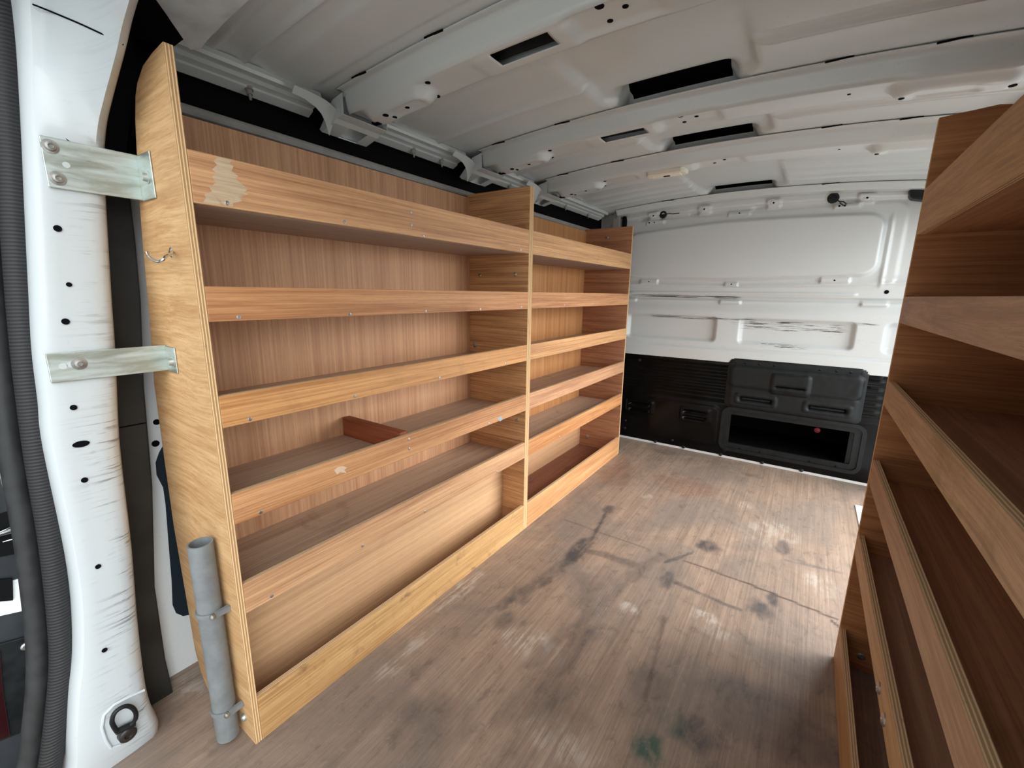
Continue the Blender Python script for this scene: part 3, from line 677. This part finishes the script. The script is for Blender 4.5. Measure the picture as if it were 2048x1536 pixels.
# rear header, blue grey underneath
rh = MB(); hp = [(.372, -.050), (.40, -.056), (.445, -.054), (.474, -.044), (.484, -.012), (.502, -.008), (.502, -.001), (.372, -.001)]
xs = lin(-1.095, .345, .03); v = []; f = []
for x in xs:
    drop = .020*max(0, (abs(x-XC)-.62)/.1)**2*.25
    yn = .372+.86*max(0, -1.005-x); v += [(x, max(y, yn+.004*i_), zroof(x)+d-(drop if d < 0 else 0)) for i_, (y, d) in enumerate(hp)]
n = len(hp)
for i in range(len(xs)-1): f += [(i*n+k, i*n+(k+1) % n, (i+1)*n+(k+1) % n, (i+1)*n+k) for k in range(n)]
f += [tuple(range(n)), tuple((len(xs)-1)*n+k for k in reversed(range(n)))]
rh.add(v, f); part(MB().box(-1.21, .46, .10, .376, 1.503, 1.506), 'header_gap_shade', 'void', ce)  # near-black sheet stands in for the shade inside the header gap
part(MB().box(-1.21, -1.0, .37, .46, 1.500, 1.503), 'header_gap_shade', 'void', ce)  # same painted shade at the left end of the header
o = part(rh, 'rear_header', 'header', ce, True); o['label'] = 'grey rear roof header'

# interior lamp on the third bow
p = bow_pt(bows[2][1], -.57, 1.90+.075); zl = p[2]
lm = thing('interior_lamp', (-.57, 1.978, zl), 'small cream plastic load lamp set in the third roof bow', 'lamp')
m_ = MB(); base = [(-.648, 1.955), (-.640, 1.945), (-.505, 1.945), (-.495, 1.955), (-.490, 2.0), (-.50, 2.010), (-.64, 2.010), (-.652, 2.0)]
m_.prism(base, 'z', zl-.014, zl+.004); part(m_, 'lamp_body', 'cream', lm, bevel=.003)
m_ = MB().box(-.627, -.512, 1.957, 1.998, zl-.0165, zl-.013); part(m_, 'lamp_lens', plain('lamp_lens', srgb(240, 232, 214), .25), lm, bevel=.003)
part(MB().box(-.583, -.557, 1.972, 1.984, zl-.0185, zl-.016), 'lamp_switch', 'hole', lm, bevel=.001)

# ------------------------------------------------------------------ side walls
wl = MB()
wl.box(XW0-.05, XW0, .30, YBK+.05, -.10, 1.262)
wl.box(XW0-.05, XW0, .10, .30, -.10, 1.262)
w = struct(wl.build('wall_left', 'paint'), 'white body side behind the left shelving')
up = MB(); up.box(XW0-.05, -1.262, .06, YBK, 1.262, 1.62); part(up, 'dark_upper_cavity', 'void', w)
part(MB().prism([(.42, 1.403), (1.05, 1.4), (2.85, 1.398), (2.85, 1.374), (1.05, 1.376), (.42, 1.379)], 'x', -1.236, -1.204), 'waist_bar', 'bar', w, bevel=.008)
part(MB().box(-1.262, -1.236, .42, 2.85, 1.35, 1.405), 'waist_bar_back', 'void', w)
# oval opening in the white side
ov = [(-1.2695,0.3662,0.6348), (-1.2695,0.3487,0.6078), (-1.2695,0.3389,0.5851), (-1.2695,0.3369,0.5534), (-1.2695,0.3455,0.5173), (-1.2695,0.3448,0.4707), (-1.2695,0.3372,0.3501), (-1.2695,0.3323,0.2672), (-1.2695,0.326,0.1981), (-1.2695,0.3303,0.1713), (-1.2695,0.3437,0.1532), (-1.2695,0.3812,0.1385), (-1.2695,0.4337,0.5886)]
part(MB().prism([(p[1], p[2]) for p in ov], 'x', -1.2695, -1.2685), 'side_opening', 'bluedark', w)
for (p, r) in [((-1.2695,0.3448,0.6319), .008), ((-1.2695,0.3533,0.6839), .007)]:
    part(disc(p, (1, 0, 0), r), 'hole', 'hole', w)
wr = MB()
wr.box(XW1, XW1+.05, .05, 1.45, -.10, 1.62); wr.box(XW1, XW1+.05, 2.87, YBK+.05, -.10, 1.62); wr.box(XW1, XW1+.05, 1.45, 2.87, 1.40, 1.62); wr.box(XW1, XW1+.05, 1.45, 2.87, -.16, -.045)
struct(wr.build('wall_right', 'paint'), 'white body side with the open sliding door behind the right shelving')
# outer roof and front closing panels keep the daylight out; near-black colour paints shade into the roof gaps
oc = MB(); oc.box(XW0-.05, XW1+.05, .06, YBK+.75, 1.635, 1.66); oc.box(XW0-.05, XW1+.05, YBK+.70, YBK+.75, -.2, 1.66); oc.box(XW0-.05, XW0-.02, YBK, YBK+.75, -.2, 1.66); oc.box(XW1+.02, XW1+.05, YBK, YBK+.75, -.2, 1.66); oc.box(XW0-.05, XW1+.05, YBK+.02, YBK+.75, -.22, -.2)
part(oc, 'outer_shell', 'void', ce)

# ------------------------------------------------------------------ rear left pillar (loft of sections)
ST = [  # forward edge F, crease C, outward direction
    ((-1.115, .222, -.005), (-1.105, .078, -.005), (-1, 0, 0)), ((-1.100, .221, .03), (-1.095, .092, .06), (-1, 0, 0)), ((-1.092, .214, .067), (-1.090, .100, .12), (-1, 0, 0)), ((-1.088, .209, .151), (-1.088, .115, .21), (-1, 0, 0)),
    ((-1.088, .216, .308), (-1.088, .135, .309), (-1, 0, 0)), ((-1.088, .228, .476), (-1.088, .150, .464), (-1, 0, 0)), ((-1.088, .238, .688), (-1.088, .152, .715), (-1, 0, 0)), ((-1.088, .251, .826), (-1.088, .158, .80), (-1, 0, 0)), ((-1.088, .258, .90), (-1.088, .164, .892), (-1, 0, 0)),
    ((-1.088, .264, .977), (-1.088, .176, 1.0), (-1, 0, 0)), ((-1.088, .278, 1.137), (-1.088, .192, 1.14), (-1, 0, 0)), ((-1.087, .287, 1.225), (-1.088, .204, 1.24), (-1, 0, .05)), ((-1.060, .290, 1.272), (-1.087, .214, 1.32), (-.95, 0, .3)), ((-1.010, .291, 1.305), (-1.080, .221, 1.378), (-.85, 0, .5)), ((-.930, .292, 1.350), (-1.060, .226, 1.45), (-.7, 0, .7)), ((-.87, .292, 1.385), (-1.0, .228, 1.50), (-.5, 0, .85)), ((-.76, .292, 1.425), (-.85, .228, 1.53), (-.2, 0, 1)), ((-.50, .292, 1.45), (-.50, .228, 1.55), (0, 0, 1)), ((.25, .292, 1.43), (.25, .228, 1.53), (0, 0, 1))]
def interp(st, n):
    """resample the stations smoothly (Catmull-Rom)"""
    out = []
    for i in range(len(st)-1):
        q = [st[max(i-1, 0)], st[i], st[i+1], st[min(i+2, len(st)-1)]]
        for k in range(n):
            t = k/n; r = []
            for c in range(3):
                a, b, d, e = [Vector(s[c]) for s in q]
                r.append(.5*((2*b)+(d-a)*t+(2*a-5*b+4*d-e)*t*t+(3*b-a-3*d+e)*t**3))
            out.append(r)
    out.append([Vector(c) for c in st[-1]]); return out
sec = interp(ST, 6); v = []; scuff = []; tan = []
Yv = Vector((0, 1, 0))
for F, C, O in sec:
    O = O.normalized(); d = (C-F)
    prof = [F+O*.16+Yv*.012, F+O*.05+Yv*.010, F+O*.022+Yv*.007, F+O*.009+Yv*.001, F+O*.002-Yv*.010, F+d*.28, F+d*.5, F+d*.72, C+Yv*.010, C+O*.002, C+O*.010-Yv*.006, C+O*.030-Yv*.009, C+O*.045-Yv*.010, C+O*.16-Yv*.010]
    v += prof; f_ = [0, .6, .9, 1, 1, .75, .35, .12, .04, 0, 0, 0, 0, 0]
    zz = F.z; low = 1.0 if .1 < zz < .75 else .45 if zz < 1.2 else .15
    scuff += [a*low for a in f_]; tan += [0, 1, 1, .8, .45, .05, 0, 0, 0, 0, 0, 0, 0, 0]
n = 14; f = []
for i in range(len(sec)-1): f += [(i*n+k, i*n+k+1, (i+1)*n+k+1, (i+1)*n+k) for k in range(n-1)]
pm = MB(); pm.add(v, f); pl = struct(pm.build('trim_1', 'pillar', smooth=True), 'white painted rear door pillar on the left'); 
for nm, vals in (('scuff', scuff), ('tan', tan)):
    at = pl.data.attributes.new(nm, 'FLOAT', 'POINT'); at.data.foreach_set('value', np.array(vals, np.float32))
for (p, r, ry) in [((-1.0875,0.2103,1.0973), .0055, 1), ((-1.0875,0.1978,0.9396), .0055, 1), ((-1.0875,0.1864,0.7849), .005, 1), ((-1.0875,0.1867,0.715), .006, 2.), ((-1.0875,0.1818,0.6453), .005, 1), ((-1.0875,0.1765,0.4665), .0045, 1), ((-1.0875,0.1618,0.2868), .0045, 1), ((-1.095,0.1118,0.0846), .005, 1), ((-1.0875,0.247,1.2483), .006, 1), ((-1.0875,0.2113,1.0036), .004, 1)]:
    m_ = disc(p, (1, 0, 0), r, .0012, 14)
    if ry != 1: m_.v = [(a, p[1]+(b-p[1])*ry, c) for a, b, c in [tuple(q) for q in m_.v]]
    part(m_, 'hole', 'hole', pl)
seam = []
for k in range(25):
    s_ = k/24; q_ = (13.75+.5*s_)*6; a_, b_ = sec[int(q_)], sec[int(q_)+1]; F, C, O = [a_[c].lerp(b_[c], q_-int(q_)) for c in range(3)]
    seam.append(C.lerp(F, .02+.93*s_)-O.normalized()*.0022)
part(MB().sweep(seam, .0013, 6), 'panel_seam', 'hole', pl)
part(MB().sweep([(-1.088,0.2087,0.149), (-1.088,0.1863,0.1535), (-1.088,0.159,0.1556), (-1.088,0.1422,0.1464), (-1.089,0.1358,0.1207), (-1.091,0.1378,0.0859), (-1.094,0.1427,0.0581), (-1.094,0.1564,0.0517)], .003, 8), 'pressed_edge', 'pillar', pl, True)
# rubber door seal: ribbed grip and soft bulb
sp = [(-1.14,0.2188,1.5379), (-1.14,0.2089,1.4509), (-1.14,0.1907,1.2999), (-1.14,0.1806,1.1985), (-1.14,0.1652,1.0602), (-1.14,0.1494,0.8893), (-1.14,0.1375,0.7064), (-1.14,0.1306,0.5278), (-1.14,0.1175,0.3501), (-1.14,0.1033,0.2454), (-1.14,0.0749,0.1152), (-1.14,0.0547,0.0375), (-1.14,0.0333,-0.0386)]
def dense(pts, k=8):
    P = [Vector(p) for p in pts]; out = []
    for i in range(len(P)-1):
        a, b, d, e = P[max(i-1, 0)], P[i], P[i+1], P[min(i+2, len(P)-1)]
        for j in range(k):
            t = j/k; out.append(.5*((2*b)+(d-a)*t+(2*a-5*b+4*d-e)*t*t+(3*b-a-3*d+e)*t**3))
    out.append(P[-1]); return out
ds = dense(sp)
se = struct(MB().sweep(ds, .0185, 14).build('trim_2', 'ribbed', smooth=True), 'ribbed black rubber door seal')
part(MB().sweep([p+Vector((-.018, -.030, -.004)) for p in ds], .0165, 14), 'seal_bulb', 'rubber', se, True)
# dark lining strip behind the pillar
stp = [(-.012, .285), (.10, .281), (.30, .285), (.55, .312), (.78, .326), (.974, .345), (1.10, .352), (1.262, .357), (1.262, .16), (-.012, .16)]
ls = struct(MB().prism([(y, z) for z, y in stp], 'x', -1.232, -1.212).build('trim_3', 'lining', bevel=.004), 'dark lining strip between the pillar and the long shelving bay')
part(MB().box(-1.228, -1.2105, .17, .318, .700, .7025), 'joint', 'hole', ls)
part(MB().prism([(.357, 1.266), (.40, 1.45), (.40, 1.56), (.16, 1.56), (.16, 1.266)], 'x', -1.232, -1.214), 'upper_lining', 'void', ls)

# ------------------------------------------------------------------ rear door edge at the far left
dr = MB(); dr.box(-1.345, -1.302, -.95, .27, -.15, 1.60)
dd = struct(dr.build('door_1', 'door'), 'dark trimmed edge of the opened rear door')
def dpoly(px, name, mat, th=.004, x=-1.302): return part(MB().prism([(p[1], p[2]) for p in px], 'x', x, x+th), name, mat, dd, bevel=.001)
dpoly([(-1.3,0.0285,0.4098), (-1.3,0.1235,0.3958), (-1.3,0.1169,0.3188), (-1.3,0.0187,0.3462)], 'white_ledge', 'paint')
dpoly([(-1.3,0.0499,0.5487), (-1.3,0.1345,0.5523), (-1.3,0.1241,0.4505), (-1.3,0.0376,0.4686)], 'latch_recess', 'void')
dpoly([(-1.29,0.0309,0.4315), (-1.29,0.0838,0.409), (-1.29,0.0774,0.3614), (-1.29,0.0241,0.3869)], 'latch_block', 'void', .006, -1.298)
part(MB().sweep([(-1.29,0.0436,0.5136), (-1.29,0.13,0.5117)], .006, 10), 'check_strap', 'chrome', dd, True)
part(MB().sweep([(-1.283,0.0784,0.5183), (-1.283,0.0999,0.5235), (-1.283,0.0987,0.5107), (-1.283,0.1022,0.5068), (-1.283,0.1006,0.4963), (-1.283,0.0818,0.4968)], .0011, 6), 'wire_clip', 'chrome', dd, True)
tl = thing('tail_light', (-1.298,0.0275,0.0516), 'dark tail light housing with a red lens in the rear door edge, lower left', 'tail light')
tl.location = Vector(tl.location); 
hs = part(MB().prism([(p[1], p[2]) for p in [(-1.298,0.0091,0.285), (-1.298,0.0473,0.2771), (-1.298,0.0881,0.2663), (-1.298,0.0953,0.2548), (-1.298,0.0947,0.2248), (-1.298,0.073,0.0598), (-1.298,0.0683,0.0481), (-1.298,0.0149,0.0617), (-1.298,-0.0228,0.0777)]], 'x', -1.302, -1.296), 'housing', 'blackp', tl, bevel=.002)
part(MB().prism([(p[1], p[2]) for p in [(-1.296,0.0091,0.2861), (-1.296,0.0451,0.2641), (-1.296,0.0377,0.1966), (-1.296,0.0326,0.1257), (-1.296,0.0291,0.0644), (-1.296,-0.0224,0.0813)]], 'x', -1.296, -1.291), 'lens', 'lens', tl, bevel=.001)
for p in ((-1.296,0.0792,0.2478), (-1.296,0.058,0.0782)): part(screw(p, (1, 0, 0), .0085, .005), 'screw', 'steel', hs, True)
cd = MB(); pth = dense([(-1.26,0.1249,0.8817), (-1.26,0.1184,0.8059), (-1.26,0.1161,0.7572), (-1.26,0.1052,0.7099), (-1.26,0.0854,0.6856)], 14)
cd.sweep(pth, [.013 if i % 2 else .0105 for i in range(len(pth))], 12)
tag(cd.build('cable_conduit', 'rubber', smooth=False, origin=pth[0]), 'corrugated black cable conduit at the rear door hinge', 'conduit')

# ------------------------------------------------------------------ fixings on the near end panel and pillar
def bracket(y0, z0, z1, xf, screws, holes, label):
    t = thing('angle_bracket', (-1.085, YN0, z0), label, 'bracket', 'zinc angle brackets on the pillar')
    m_ = MB(); m_.box(-1.0855, -1.0825, y0, YN0-.0003, z0, z1)
    # right-angle foot, slightly bent inward at its rounded corner
    m_.box(-1.0825, xf, YN0-.0033, YN0-.0003, z0-.002, z1-.002)
    p_ = part(m_, 'plate', 'zinc', t, bevel=.0012)
    for (y, z, r) in screws:
        part(MB().lathe((-1.0825, y, z), (1, 0, 0), [(0, r*1.5), (.0012, r*1.5), (.0015, r), (.005, r*.92), (.0055, r*.5), (.003, r*.42)], 6 if r < .007 else 16), 'screw', 'steel', p_, True)
    for (y, z, r) in holes: part(disc((-1.0825, y, z), (1, 0, 0), r, .0006), 'hole', 'pillar', p_)
    part(MB().lathe(((xf-1.0825)/2+.012, YN0-.0033, (z0+z1)/2-.005), (0, -1, 0), [(0, .011), (.0015, .011), (.002, .0075), (.009, .0065), (.009, .003)], 12), 'screw', 'zinc', p_, True)
    return t
bracket(.208, 1.163, 1.243, -1.019, [(.219, 1.228, .0075), (.221, 1.179, .0075)], [(.235, 1.203, .005)], 'wide zinc angle bracket, the upper one, joining the pillar to the long bay')
bracket(.164, .834, .886, -1.036, [(.204, .864, .0075)], [(.183, .862, .0055), (.192, .863, .0045)], 'narrow zinc angle bracket, the lower one, joining the pillar to the long bay')
hk = MB(); hp_ = dense([(-0.9835,0.336,1.0656), (-0.9485,0.322,1.0589), (-0.9422,0.312,1.0537), (-0.9394,0.306,1.0473), (-0.9489,0.303,1.0449), (-0.9721,0.302,1.048), (-0.9885,0.302,1.0545), (-0.9947,0.302,1.0624)], 6)
hk.sweep(hp_, .0026, 8); hk.lathe((-0.9894,0.337,1.0642), (0, -1, 0), [(0, .009), (.001, .009), (.003, .004)], 12)
tag(hk.build('cup_hook', 'chrome', smooth=True, origin=(-0.9894,0.337,1.0642)), 'small bent wire hook screwed into the curved end panel', 'hook')
# grey pipe clipped to the end panel
tb = thing('plastic_pipe', (-.972, .309, 0), 'short grey plastic pipe standing clipped to the foot of the curved end panel', 'pipe')
n = 28; v = []; f = []
cxx, cyy, R1, R2 = -.972, .3095, .0225, .0192
for (z, r) in ((.012, R1), (.492, R1), (.492, R2), (.35, R2)):
    v += [(cxx+r*math.cos(2*math.pi*k/n), cyy+r*math.sin(2*math.pi*k/n), z-(.020*math.cos(2*math.pi*k/n)*0 if z > .4 else 0)) for k in range(n)]
for i in range(3): f += [(i*n+k, i*n+(k+1) % n, (i+1)*n+(k+1) % n, (i+1)*n+k) for k in range(n)]
f.append(tuple(3*n+k for k in range(n))); f.append(tuple(reversed(range(n))))
part(MB().add(v, f), 'pipe', 'pvc', tb, True)
for z in (.335, .088):
    m_ = MB(); v = []; f = []
    K = 24
    for k in range(K+1):
        a = math.radians(20-220*k/K)
        for (r, dz) in ((.0228, -.005), (.0256, -.005), (.0256, .005), (.0228, .005)): v.append((cxx+r*math.cos(a), cyy+r*math.sin(a), z+dz))
    for k in range(K): f += [(k*4+j, k*4+(j+1) % 4, (k+1)*4+(j+1) % 4, (k+1)*4+j) for j in range(4)]
    m_.add(v, f); m_.box(cxx+.022, cxx+.030, cyy-.002, YN0-.0005, z-.006, z+.006)
    cl = part(m_, 'pipe_clip', 'pvc', tb, True)
    part(MB().lathe((cxx+.027, cyy-.004, z), (.3, -1, .1), [(0, .006), (.005, .006), (.007, .003)], 10), 'screw', 'steel', cl, True)
# lashing ring on the pillar foot
lr = thing('lashing_ring', (-1.088,0.1661,0.0748), 'black lashing ring bolted to the foot of the white pillar', 'lashing ring')
rg = dense([(-1.078,0.1539,0.1004), (-1.076,0.1504,0.1191), (-1.074,0.1495,0.1338), (-1.073,0.1542,0.1474), (-1.073,0.1627,0.1519), (-1.073,0.1735,0.1493), (-1.073,0.1818,0.1378), (-1.074,0.1859,0.1219), (-1.074,0.1851,0.1098), (-1.076,0.182,0.1011), (-1.078,0.1762,0.0964)], 6)
part(MB().sweep(rg, .0042, 10), 'ring', 'blackp', lr, True)
part(MB().sweep([(-1.08,0.1526,0.099), (-1.08,0.1829,0.0924)], .0062, 10), 'ring_bar', 'blackp', lr, True)
part(MB().lathe((-1.092,0.1695,0.0738), (1, 0, 0), [(0, .016), (.012, .015), (.014, .012), (.014, .007), (.010, .005)], 18), 'anchor', plain('anchor_black', (.02, .014, .013), .35), lr, True)

# ------------------------------------------------------------------ outside
g = MB(); g.add([(-40, -40, -.55), (40, -40, -.55), (40, 40, -.55), (-40, 40, -.55)], [(0, 1, 2, 3)])
struct(g.build('ground', 'outside'), 'ground outside the van')

# ------------------------------------------------------------------ light: overcast sky, brighter toward the side door
W = bpy.data.worlds.new('sky'); SC.world = W; W.use_nodes = True
nt = W.node_tree; nt.nodes.clear()
tc = nt.nodes.new('ShaderNodeTexCoord'); sx = nt.nodes.new('ShaderNodeSeparateXYZ'); nt.links.new(tc.outputs['Generated'], sx.inputs[0])
mr = nt.nodes.new('ShaderNodeMapRange'); mr.inputs[1].default_value = -.1; mr.inputs[2].default_value = .8; mr.inputs[3].default_value = .75; mr.inputs[4].default_value = 1.25
nt.links.new(sx.outputs[2], mr.inputs[0])
bg = nt.nodes.new('ShaderNodeBackground'); bg.inputs[0].default_value = (.90, .97, 1.0, 1); mx = nt.nodes.new('ShaderNodeMapRange'); mx.interpolation_type = 'SMOOTHSTEP'; mx.inputs[1].default_value = -.2; mx.inputs[2].default_value = 1.; mx.inputs[3].default_value = .50; mx.inputs[4].default_value = 3.2
dp = nt.nodes.new('ShaderNodeVectorMath'); dp.operation = 'DOT_PRODUCT'; nt.links.new(tc.outputs['Generated'], dp.inputs[0]); dp.inputs[1].default_value = (.86, .50, 0)
nt.links.new(dp.outputs['Value'], mx.inputs[0])
mm = nt.nodes.new('ShaderNodeMath'); mm.operation = 'MULTIPLY'; nt.links.new(mr.outputs[0], mm.inputs[0]); nt.links.new(mx.outputs[0], mm.inputs[1])
nt.links.new(mm.outputs[0], bg.inputs[1])
wo = nt.nodes.new('ShaderNodeOutputWorld'); nt.links.new(bg.outputs[0], wo.inputs[0])
def sun(name, direction, strength, angle, col):
    l = bpy.data.lights.new(name, 'SUN'); l.energy = strength; l.angle = math.radians(angle); l.color = col
    o = bpy.data.objects.new(name, l); COL.objects.link(o)
    o.rotation_euler = Vector(direction).to_track_quat('-Z', 'Y').to_euler(); return o
sun('bright_sky', (-.45, .75, -.40), .5, 60, (1.0, .97, .92))
sun('side_sky', (-.86, -.28, -.42), 1.6, 50, (1.0, .98, .95))
def portal(name, loc, rot, sx_, sy_):
    l = bpy.data.lights.new(name, 'AREA'); l.shape = 'RECTANGLE'; l.size = sx_; l.size_y = sy_; l.cycles.is_portal = True
    o = bpy.data.objects.new(name, l); COL.objects.link(o); o.location = loc; o.rotation_euler = rot
portal('rear_door_portal', (-.38, -.36, .7), (math.radians(90), 0, 0), 1.9, 1.8)
portal('side_door_portal', (.56, 2.16, .68), (0, math.radians(90), 0), 1.5, 1.42)

# ------------------------------------------------------------------ camera
f_px, yaw, pitch, roll = 869.68, -.5939, -.2067, .0140
cy, sy_, cp, sp_ = math.cos(yaw), math.sin(yaw), math.cos(pitch), math.sin(pitch)
Fv = Vector((sy_*cp, cy*cp, sp_)); R0 = Vector((cy, -sy_, 0)); U0 = R0.cross(Fv)
Rv = math.cos(roll)*R0+math.sin(roll)*U0; Uv = -math.sin(roll)*R0+math.cos(roll)*U0
cam = bpy.data.cameras.new('camera'); co = bpy.data.objects.new('camera', cam); COL.objects.link(co)
cam.sensor_fit = 'HORIZONTAL'; cam.sensor_width = 36.; cam.lens = f_px/2048*36; cam.clip_start = .02
co.matrix_world = Matrix(((Rv.x, Uv.x, -Fv.x, 0), (Rv.y, Uv.y, -Fv.y, 0), (Rv.z, Uv.z, -Fv.z, 1.0), (0, 0, 0, 1)))
SC.camera = co
vs = SC.view_settings
vs.view_transform = 'Standard'; vs.look = 'None'; vs.gamma = 1.0; vs.use_curve_mapping = False
vs.exposure = 1.25
SC.cycles.max_bounces = 10; SC.cycles.diffuse_bounces = 6
